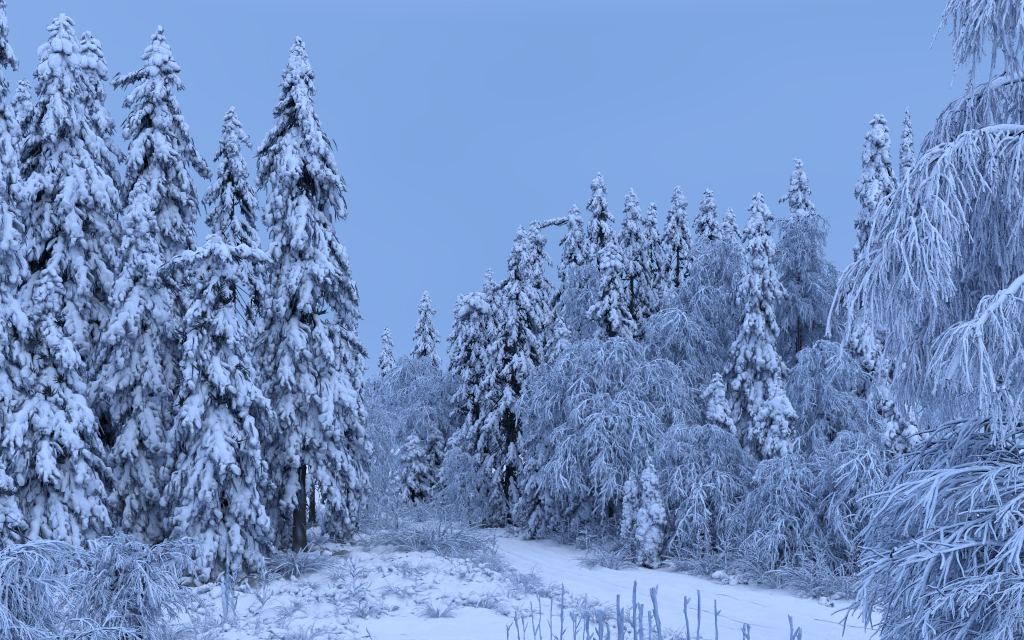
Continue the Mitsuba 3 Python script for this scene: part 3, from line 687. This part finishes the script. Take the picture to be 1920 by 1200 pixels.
BIRCHES = [
    ('rime covered birch just behind the great one, its veil filling the gaps', 1850, 300, 140, 800, 15.0, 1900, 100),
    ('slim frosted birch with a rounded tip, in front of the highest spruces', 1102, 485, 52, 680, 45, 1100, 45),
    ('domed birch with bright arching top branches, centre of the right thicket', 1125, 630, 92, 800, 38, 1130, 70),
    ('birch dome at the left end of the thicket, beside the leaning spruce', 1050, 690, 66, 830, 40, 1060, 55),
    ('large tangled birch hanging over the dark road bend', 1140, 745, 100, 880, 36, 1140, 90),
    ('birch with low arched crown in the middle of the thicket', 1215, 680, 72, 850, 37, 1225, 60),
    ('tall birch with a drooping cap in front of the spruce tips', 1340, 442, 66, 720, 42, 1330, 80),
    ('birch shoulder left of the long slender spruce', 1275, 570, 76, 800, 40, 1290, 75),
    ('bright frosted birch dome at the road edge, in front of the thicket', 1320, 785, 90, 1045, 31, 1322, 95),
    ('weeping birch with a spire top standing against the sky', 1500, 400, 50, 620, 42, 1500, 60),
    ('birch mass behind the long slender spruce', 1530, 520, 90, 800, 44, 1530, 80),
    ('bent birch with a hooked tip, right of the long slender spruce', 1545, 640, 70, 880, 30.5, 1575, 75),
    ('low frosted birch dome beside the road, right of the bright dome', 1490, 865, 88, 1075, 27.5, 1500, 85),
    ('small birch under the great birch curtain', 1610, 800, 75, 1000, 26, 1630, 60),
    ('far birch dome under the second far spruce', 785, 660, 55, 790, 63, 790, 45),
    ('far birch dome in the gap beside the lone far spruce', 700, 702, 40, 800, 74, 700, 35),
    ('grey birch crown above the dark low thicket', 830, 690, 60, 860, 58, 835, 55),
    ('pale hanging birch beside the left spruces, at the end of the road', 705, 755, 48, 955, 47, 690, 70),
    ('birch veil between the pale hanging birch and the dark thicket', 790, 760, 60, 900, 57, 790, 50),
    ('thin birch bowed over the dark boughs of the leaning spruce', 868, 840, 40, 980, 44, 885, 28),
    ('frosted birch thicket in front of the leaning spruce foot', 1035, 820, 40, 940, 42, 1035, 28),
    ('dim birch behind the pale hanging one, by the last left spruce', 665, 800, 45, 990, 40, 660, 45),
    ('low birch behind the low frosted dome, at the foot of the long slender spruce', 1400, 860, 45, 990, 33, 1400, 30),
]
for n_, (lab, px, top, hw, bot, d, bx, n) in enumerate(BIRCHES):
    birch(lab, px, top, hw, bot, d, bx, n, seed=200 + n_, size=0.6 if d < 20 else 0.78)
spruce('snowy spire rising out of the weeping birch at the right', 1497, 43, [(296, 7), (340, 14), (385, 22), (450, 30), (560, 45)], group_=FARG, seed=99, leader=1.2)


# ---------------------------------------------------------------- the great birch at the right, close to the camera
t = 'great_birch'
tag(t, 'big old birch close at the right edge, limbs bowed and curtained with thick rime', 'birch tree')
D0 = 10.0
rng = np.random.default_rng(4242)
m = Mesh(41)
trunk = np.array([W(2090, 1400, D0 + 0.6), W(2075, 1000, D0 + 0.5), W(2060, 600, D0 + 0.4), W(2050, 250, D0 + 0.3), W(2030, -150, D0 + 0.3), W(2000, -500, D0 + 0.2)])
K = 24
Pt, _ = at(trunk, np.linspace(0, 1, K))
Pt[0, 2] = gz(Pt[0, 0], Pt[0, 1]) - 0.2
m.tubes(Pt, np.linspace(0.16, 0.06, K), 12, top=SNOW, under=BARK * 3, lo=-0.2, hi=1.0, cover=0.5, rough=0.06)
scene[t + '__trunk'] = m.shape()
LIMBS = [  # pixel polylines with a depth, and the reach of the twigs that hang from them
    ([(2090, 300, 10.3), (1970, 258, 10.0), (1870, 248, 9.8), (1800, 275, 9.7), (1765, 320, 9.6), (1745, 385, 9.5), (1730, 450, 9.4), (1720, 510, 9.4)], 0.034, 62, 0.85),
    ([(2085, 180, 10.4), (1970, 140, 10.3), (1890, 150, 10.3), (1825, 185, 10.3), (1795, 215, 10.4), (1775, 255, 10.4)], 0.030, 34, 0.7),
    ([(2100, 560, 10.0), (2000, 500, 9.4), (1930, 520, 9.2), (1870, 570, 9.1), (1820, 640, 9.0), (1785, 715, 9.0)], 0.030, 38, 0.62),
    ([(2090, 360, 10.6), (1960, 330, 10.6), (1880, 350, 10.6), (1810, 400, 10.6), (1755, 460, 10.7), (1725, 530, 10.7)], 0.026, 46, 0.85),
    ([(2100, 520, 10.8), (1940, 480, 10.8), (1840, 500, 10.9), (1765, 560, 10.9), (1730, 640, 10.9)], 0.024, 40, 0.8),
    ([(2100, 660, 10.5), (1970, 590, 10.2), (1890, 620, 10.2), (1840, 700, 10.2)], 0.022, 20, 0.7),
    ([(2075, -120, 10.2), (1970, -110, 9.8), (1900, -95, 9.7), (1840, -60, 9.7), (1820, -20, 9.7)], 0.030, 30, 0.9),
    ([(2080, 20, 10.6), (1990, -20, 10.6), (1920, -10, 10.6), (1880, 20, 10.6)], 0.022, 18, 0.7),
    ([(2090, 230, 10.0), (2000, 215, 9.6), (1940, 240, 9.5), (1910, 300, 9.5)], 0.024, 14, 0.9),
    ([(2100, 700, 10.0), (2030, 640, 9.6), (1970, 650, 9.4), (1920, 700, 9.3)], 0.022, 16, 0.7),
    ([(2100, 690, 10.9), (1940, 610, 10.9), (1830, 615, 11.0), (1745, 665, 11.0), (1695, 730, 11.0)], 0.022, 44, 0.62),
    ([(2100, 430, 11.3), (1940, 400, 11.3), (1830, 420, 11.4), (1750, 480, 11.4), (1705, 570, 11.4)], 0.022, 40, 0.8),
]
kt = [0, 0]
for kl, (line, rad, n, hang) in enumerate(LIMBS):
    A = np.array([W(*p) for p in line])
    s_ = np.concatenate([[0], np.cumsum(np.linalg.norm(np.diff(A, axis=0), axis=1))])
    C = CubicSpline(s_, A)(np.linspace(0, s_[-1], 26))
    C += np.cumsum(rng.normal(size=C.shape) * 0.006, axis=0)
    m = Mesh(300 + kl)
    r = np.linspace(1.35, 0.6, 26) * rad
    m.tubes(C, r, 8, top=WOOD * 1.5, under=WOOD, rough=0.08)
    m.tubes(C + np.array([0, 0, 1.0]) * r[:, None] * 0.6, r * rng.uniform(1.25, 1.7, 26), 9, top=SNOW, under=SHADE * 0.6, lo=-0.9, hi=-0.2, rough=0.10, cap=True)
    # forks of the limb
    q = 7
    tq = np.linspace(0.2, 0.85, q)
    p, dd = at(C, tq)
    S = sprays(p, dd * 0.35 + rng.normal(size=(q, 3)) * np.array([0.3, 0.7, 0.2]) + np.array([0, 0, 0.15]), rng.uniform(0.3, 0.65, q), 12, 0.24, 0.08, rng)
    rs = np.linspace(0.8, 0.45, 12)[None] * rad * 0.75 * rng.uniform(0.8, 1.2, (q, 12))
    m.tubes(S, rs * 0.8, 5, top=WOOD * 1.5, under=WOOD)
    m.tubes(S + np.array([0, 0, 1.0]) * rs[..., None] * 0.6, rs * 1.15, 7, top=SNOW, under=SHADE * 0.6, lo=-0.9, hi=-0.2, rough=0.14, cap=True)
    scene[part(t, 'limb', kl)] = m.shape(fine=0.006, scale=30.0)
    for k in range(n):
        on_fork = rng.random() >= 0.55
        if not on_fork:
            pp, dd = at(C, [rng.uniform(0.2, 1.0)])
        else:
            pp, dd = at(S[rng.integers(q)], [rng.uniform(0.15, 1.0)])
        grp, L0 = TWIG[rng.integers(len(TWIG))]
        az = math.atan2(dd[0, 1], dd[0, 0]) + rng.normal() * 0.9
        kt[on_fork] += 1
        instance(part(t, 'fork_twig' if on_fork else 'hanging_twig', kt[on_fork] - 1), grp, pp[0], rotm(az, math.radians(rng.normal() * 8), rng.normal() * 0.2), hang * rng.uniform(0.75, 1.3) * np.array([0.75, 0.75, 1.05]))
# ---------------------------------------------------------------- shrubs and young trees near the camera at the right and left


def shrub(label, foot, n, fan, size, seed, group_='frosted shrubs in the foreground', tilt=10, thick=1.0, kind='shrub', name='frosted_shrub', spread=0.15, hang=0):
    """foot: where the branches start; fan: (from, to) azimuth in degrees."""
    rng = np.random.default_rng(seed)
    t = numbered(name)
    tag(t, label, kind, group_)
    foot = np.asarray(foot, float)
    g = gz(foot[0], foot[1])
    m = Mesh(seed)
    q = 6
    P = sprays(np.stack([foot[0] + rng.normal(size=q) * 0.08, foot[1] + rng.normal(size=q) * 0.08, np.full(q, g - 0.1)], 1), np.array([0, 0, 1.0]) + rng.normal(size=(q, 3)) * 0.12, foot[2] - g + 0.25, 8, -0.05, 0.05, rng)
    m.tubes(P, np.linspace(0.03, 0.015, 8)[None] * np.ones((q, 1)) * thick, 7, top=SNOW, under=WOOD, lo=0.0, hi=0.7, cover=0.4)
    scene[t + '__stem'] = m.shape()
    for k in range(n):
        az = math.radians(rng.uniform(*fan))
        grp, L0 = SHRUB[rng.integers(len(SHRUB))]
        j_ = P[rng.integers(q)]
        pos, _ = at(j_, [rng.uniform(0.35, 1.0)])
        s = size * rng.uniform(0.6, 1.25) / L0
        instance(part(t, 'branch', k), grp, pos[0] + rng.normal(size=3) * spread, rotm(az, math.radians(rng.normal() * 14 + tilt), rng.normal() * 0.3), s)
    ks = [k_ for k_ in scene if k_.startswith(t + '__branch')]
    for k in range(hang):                                          # twigs that hang from the outer half of the branches
        M = np.array(scene[ks[rng.integers(len(ks))]]['to_world'].matrix)
        u_ = rng.uniform(0.5, 1.0)
        q_ = (M @ np.array([1.25 * u_, rng.normal() * 0.12, 0.12, 1.0]))[:3]
        q_[2] = max(q_[2], gz(q_[0], q_[1]) + 0.15)
        instance(part(t, 'hanging_twig', k), TWIG[rng.integers(len(TWIG))][0], q_, rotm(rng.random() * 6.28, 0.2, 0), min(0.9, 0.8 * (q_[2] - gz(q_[0], q_[1])) / 0.7) * rng.uniform(0.7, 1.1))
    return t


shrub('dense arching shrub filling the lower right, branches sweeping left', W(2070, 960, 9.6), 52, (150, 215), 1.55, 501, hang=14)
shrub('tangle of snow lined branches under the great birch curtain', W(2000, 830, 10.4), 38, (135, 225), 1.35, 502, tilt=4)
shrub('second arching shrub behind the dense one, above the road edge', W(1895, 1000, 11.2), 40, (130, 230), 1.15, 503)
shrub('frosted shrub bowed to the ground at the lower right road edge', W(1880, 1120, 10.5), 26, (120, 220), 0.85, 504)
shrub('rounded frosted shrub at the lower left, twigs hanging to the right', W(245, 1065, 16.0), 96, (0, 360), 0.74, 505, tilt=18, hang=60)
shrub('tangled frosted shrub in the lower left corner', W(-40, 1090, 14.0), 62, (-60, 100), 0.95, 506, tilt=2, hang=24)
shrub('low snow loaded shrub at the bottom left under the rounded one', W(130, 1215, 12.5), 26, (0, 360), 0.7, 507, tilt=5)
shrub('low snow padded young tree in the lower right corner', W(1960, 1120, 8.7), 40, (130, 230), 0.72, 508, tilt=0, thick=1.2, hang=10)


# upright frosted stems in the very foreground
def stems(label, px, d, rods, seed, name='leafless_shrub', group_='frosted stems along the bottom edge', top=RIME * 1.2, under=SHADE * 1.1):
    rng = np.random.default_rng(seed)
    t = numbered(name)
    tag(t, label, 'shrub', group_)
    for k, (x0, y0, x1, y1, r) in enumerate(rods):
        dd = d + rng.normal() * 0.12
        a, b = W(x0, y0, dd), W(x1, y1, dd + rng.normal() * 0.1)
        a[2] = min(a[2], gz(a[0], a[1]) - 0.05)
        K = 26
        P = a + (b - a) * np.linspace(0, 1, K)[:, None]
        P += np.cumsum(rng.normal(size=P.shape) * 0.0033, axis=0)
        m = Mesh(seed * 50 + k)
        m.tubes(P, 0.8 * r * d / F * rng.uniform(0.75, 1.3, K) * np.linspace(1.0, 0.6, K), 8, top=top, under=under, lo=-0.6, hi=0.6, rough=0.25, cover=0.6, cap=True)
        q, rr = 7, 0.8 * r * d / F
        i_ = rng.integers(12, 25, q)
        m.tubes(sprays(P[i_], np.array([0, 0, 1.0]) + rng.normal(size=(q, 3)) * np.array([0.55, 0.55, 0.1]), rng.uniform(0.02, 0.10, q), 5, -0.05, 0.08, rng), np.array([0.7, 0.75, 0.7, 0.6, 0.4])[None] * rr * rng.uniform(0.7, 1.1, (q, 1)), 6, top=top, under=under, lo=-0.6, hi=0.6, rough=0.25, cover=0.6, cap=True)
        scene[part(t, 'stem', k)] = m.shape(fine=0.003, scale=90.0)
    return t


stems('tall single frosted stem leaning left at the bottom edge', 1250, 6.2, [(1262, 1230, 1228, 1100, 6)], 1)
stems('forked frosted stems at the bottom centre', 1185, 6.2, [(1188, 1230, 1178, 1095, 5), (1190, 1180, 1162, 1110, 5), (1190, 1160, 1204, 1132, 5), (1220, 1230, 1190, 1160, 4.5), (1165, 1240, 1136, 1172, 5), (1168, 1220, 1152, 1148, 4.5), (1140, 1240, 1132, 1150, 5), (1222, 1230, 1221, 1145, 4.5), (1176, 1220, 1170, 1150, 5)], 2)
stems('pair of thin frosted stems right of the leaning one', 1300, 6.4, [(1300, 1230, 1285, 1118, 4.5), (1312, 1230, 1305, 1108, 4)], 3)
stems('thin frosted stem with a bent base, rightmost of the tall ones', 1352, 6.4, [(1360, 1230, 1347, 1122, 4)], 4)
stems('short frosted shoots at the bottom right', 1440, 6.3, [(1420, 1240, 1406, 1172, 4), (1500, 1240, 1488, 1160, 4), (1505, 1235, 1500, 1180, 4), (1386, 1240, 1392, 1182, 4), (1465, 1235, 1478, 1188, 4)], 5)
stems('bundle of fine dark twigs fanning up at the bottom edge', 1040, 6.6, [(1045, 1240, 1050, 1093, 2.2), (1055, 1240, 1064, 1105, 2.2), (1030, 1240, 1015, 1115, 2.4), (1025, 1240, 1000, 1128, 2.2), (1012, 1240, 967, 1150, 2.2), (1008, 1240, 952, 1168, 2.2), (1060, 1230, 1090, 1112, 1.8), (1066, 1240, 1078, 1150, 2.4), (1035, 1240, 1038, 1120, 2), (1020, 1240, 976, 1158, 2), (1075, 1240, 1084, 1146, 2.2)], 6, group_='frosted stems along the bottom edge')
stems('fork of thick frosted shoots right of the fine twig bundle', 1112, 6.2, [(1118, 1240, 1110, 1150, 5), (1122, 1235, 1122, 1148, 4.5), (1105, 1240, 1104, 1175, 4.5)], 7)
stems('left one of two upright frosted stakes at the foot of the left spruces', 417, 19.0, [(424, 1160, 417, 1086, 5.5)], 8, 'frosted_stake', 'upright frosted stakes by the left spruces', top=HOAR, under=HOAR * 0.7)
stems('right one of two upright frosted stakes at the foot of the left spruces', 425, 20.0, [(422, 1160, 427, 1060, 4.5)], 9, 'frosted_stake', 'upright frosted stakes by the left spruces')

# ---------------------------------------------------------------- undergrowth
rng = np.random.default_rng(9)
SAP = [(752, 1035, 1.7, 2, 'tall thin frosted sapling in the middle of the open snow'), (1360, 1085, 1.1, 0, 'star shaped frosted sapling at the right road edge'), (1405, 1080, 1.5, 2, 'tall bright frosted sapling with upright shoots at the right road edge'),
       (1100, 1050, 1.0, 1, 'frosted sapling at the far right road edge, under the dark spruce'), (1180, 1060, 1.2, 0, 'frosted sapling left of the two little spruces'), (905, 1050, 0.9, 2, 'frosted sapling standing left of the road bend'), (930, 1052, 0.9, 2, 'frosted sapling closest to the road bend'),
       (445, 1165, 0.9, 2, 'short frosted stalk below the two stakes'), (488, 1160, 1.0, 2, 'second frosted stalk right of the two stakes'), (1655, 1110, 1.1, 1, 'snow rounded sapling at the far right road edge'), (1625, 1095, 1.2, 0, 'frosted sapling in front of the low birch dome'), (835, 1000, 1.4, 1, 'frosted sapling on the far left verge'),
       (660, 1150, 0.9, 0, 'small frosted sapling in the lower left snow'), (870, 960, 1.5, 4, 'frosted sapling at the edge of the dark thicket'), (790, 945, 1.4, 4, 'frosted sapling before the dark thicket'), (690, 960, 1.8, 4, 'frosted sapling at the end of the clearing')]
for n_, (px, py, h, v, lab) in enumerate(SAP):
    d = EYE * F / (py - HOR)
    x = (px - 960) / F * d
    t = numbered('frosted_sapling')
    tag(t, lab, 'sapling', 'frosted saplings in the clearing')
    instance(t, SAPLING[v], [x, d, gz(x, d) - 0.05], rotm(rng.random() * 6.28), h * rng.uniform(0.9, 1.1))
# the big bowed grass clump and its neighbours
for n_, (px, py, s, lab) in enumerate([(815, 1045, 2.2, 'large clump of bowed frosted grass in the middle of the clearing'), (770, 1040, 1.5, 'smaller bowed grass clump left of the large one'), (868, 1035, 1.6, 'bowed grass clump right of the large one'), (565, 1085, 1.5, 'bowed grass clump at the foot of the bare trunk'), (1130, 1062, 1.3, 'bowed frosted grass at the right road edge')]):
    d = EYE * F / (py - HOR)
    x = (px - 960) / F * d
    t = numbered('grass_clump')
    tag(t, lab, 'grass clump', 'bowed frosted grass clumps')
    for k in range(3):
        instance(part(t, 'tuft', k), TUFT[k], [x + (k - 1) * 0.32 * s * 0.5, d + rng.normal() * 0.3, gz(x, d) - 0.05], rotm(rng.random() * 6.28), s * rng.uniform(0.8, 1.1))

ku = 0
for _ in range(230):                                           # a taller fringe along the right side of the road
    y_ = rng.uniform(20.5, 40)
    e_ = rng.random()
    i_ = int(np.argmin(np.abs(RC[:, 1] - y_)))
    x_ = RC[i_, 0] - (RW[i_] + 0.35 + 2.4 * e_) * RN[i_, 0]
    y_ = RC[i_, 1] - (RW[i_] + 0.35 + 2.4 * e_) * RN[i_, 1]
    ku += 1
    grp, s_ = (SAPLING[rng.integers(5)], rng.uniform(0.5, 0.9) + 0.5 * e_) if rng.random() < 0.6 else (CLUMP[rng.integers(6)], rng.uniform(0.8, 1.5)) if rng.random() < 0.6 else (TUFT[rng.integers(4)], rng.uniform(0.8, 1.6))
    instance(f'snowy_undergrowth__{ku:03d}', grp, [x_, y_, gz(x_, y_) - 0.04], rotm(rng.random() * 6.28), s_)
for _ in range(90):                                            # grass and dwarf shrubs leaning over the left side of the road
    i_, e_ = rng.integers(60, 330), rng.random()
    x_, y_ = RC[i_] + (RW[i_] + 0.1 + 1.1 * e_) * RN[i_]
    if y_ < 19.5: continue
    ku += 1
    grp, s_ = (TUFT[rng.integers(4)], rng.uniform(0.35, 0.8)) if rng.random() < 0.6 else (CLUMP[rng.integers(6)], rng.uniform(0.6, 1.1))
    instance(f'snowy_undergrowth__{ku:03d}', grp, [x_, y_, gz(x_, y_) - 0.04], rotm(rng.random() * 6.28), s_)
for _ in range(60):                                            # heather under the left spruces
    px_, y_ = rng.uniform(380, 640), rng.uniform(24.5, 31)
    x_ = (px_ - 960) / F * y_
    ku += 1
    grp, s_ = (CLUMP[rng.integers(6)], rng.uniform(0.5, 0.9)) if rng.random() < 0.5 else (SAPLING[rng.integers(5)], rng.uniform(0.2, 0.4))
    instance(f'snowy_undergrowth__{ku:03d}', grp, [x_, y_, gz(x_, y_) - 0.05], rotm(rng.random() * 6.28), s_)
for _ in range(110):                                           # frosted scrub at the far end of the clearing
    y_ = rng.uniform(38, 62)
    x_ = (rng.uniform(655, 900) - 960) / F * y_
    dist, idx = RTREE.query([x_, y_])
    if dist < RW[idx]: continue
    ku += 1
    grp, s_ = (SAPLING[rng.integers(5)], rng.uniform(0.5, 1.1)) if rng.random() < 0.7 else (TUFT[rng.integers(4)], rng.uniform(1.0, 1.8))
    instance(f'snowy_undergrowth__{ku:03d}', grp, [x_, y_, gz(x_, y_) - 0.04], rotm(rng.random() * 6.28), s_)
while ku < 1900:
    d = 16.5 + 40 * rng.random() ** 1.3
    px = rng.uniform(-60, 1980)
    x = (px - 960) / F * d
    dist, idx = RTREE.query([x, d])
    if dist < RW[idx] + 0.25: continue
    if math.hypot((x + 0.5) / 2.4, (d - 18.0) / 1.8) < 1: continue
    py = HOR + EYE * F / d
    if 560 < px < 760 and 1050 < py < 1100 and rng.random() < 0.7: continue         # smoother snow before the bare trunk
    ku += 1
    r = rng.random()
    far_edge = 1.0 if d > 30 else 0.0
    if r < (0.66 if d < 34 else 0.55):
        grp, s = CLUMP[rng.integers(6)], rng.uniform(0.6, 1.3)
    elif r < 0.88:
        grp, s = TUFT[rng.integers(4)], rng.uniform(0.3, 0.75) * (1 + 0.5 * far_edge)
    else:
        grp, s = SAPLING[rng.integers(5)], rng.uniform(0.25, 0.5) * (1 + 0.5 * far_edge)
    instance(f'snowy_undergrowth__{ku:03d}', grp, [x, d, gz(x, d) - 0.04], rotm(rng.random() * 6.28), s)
tag('snowy_undergrowth', 'dwarf shrubs, grass and seedlings under snow on the clearing floor', kind='stuff')
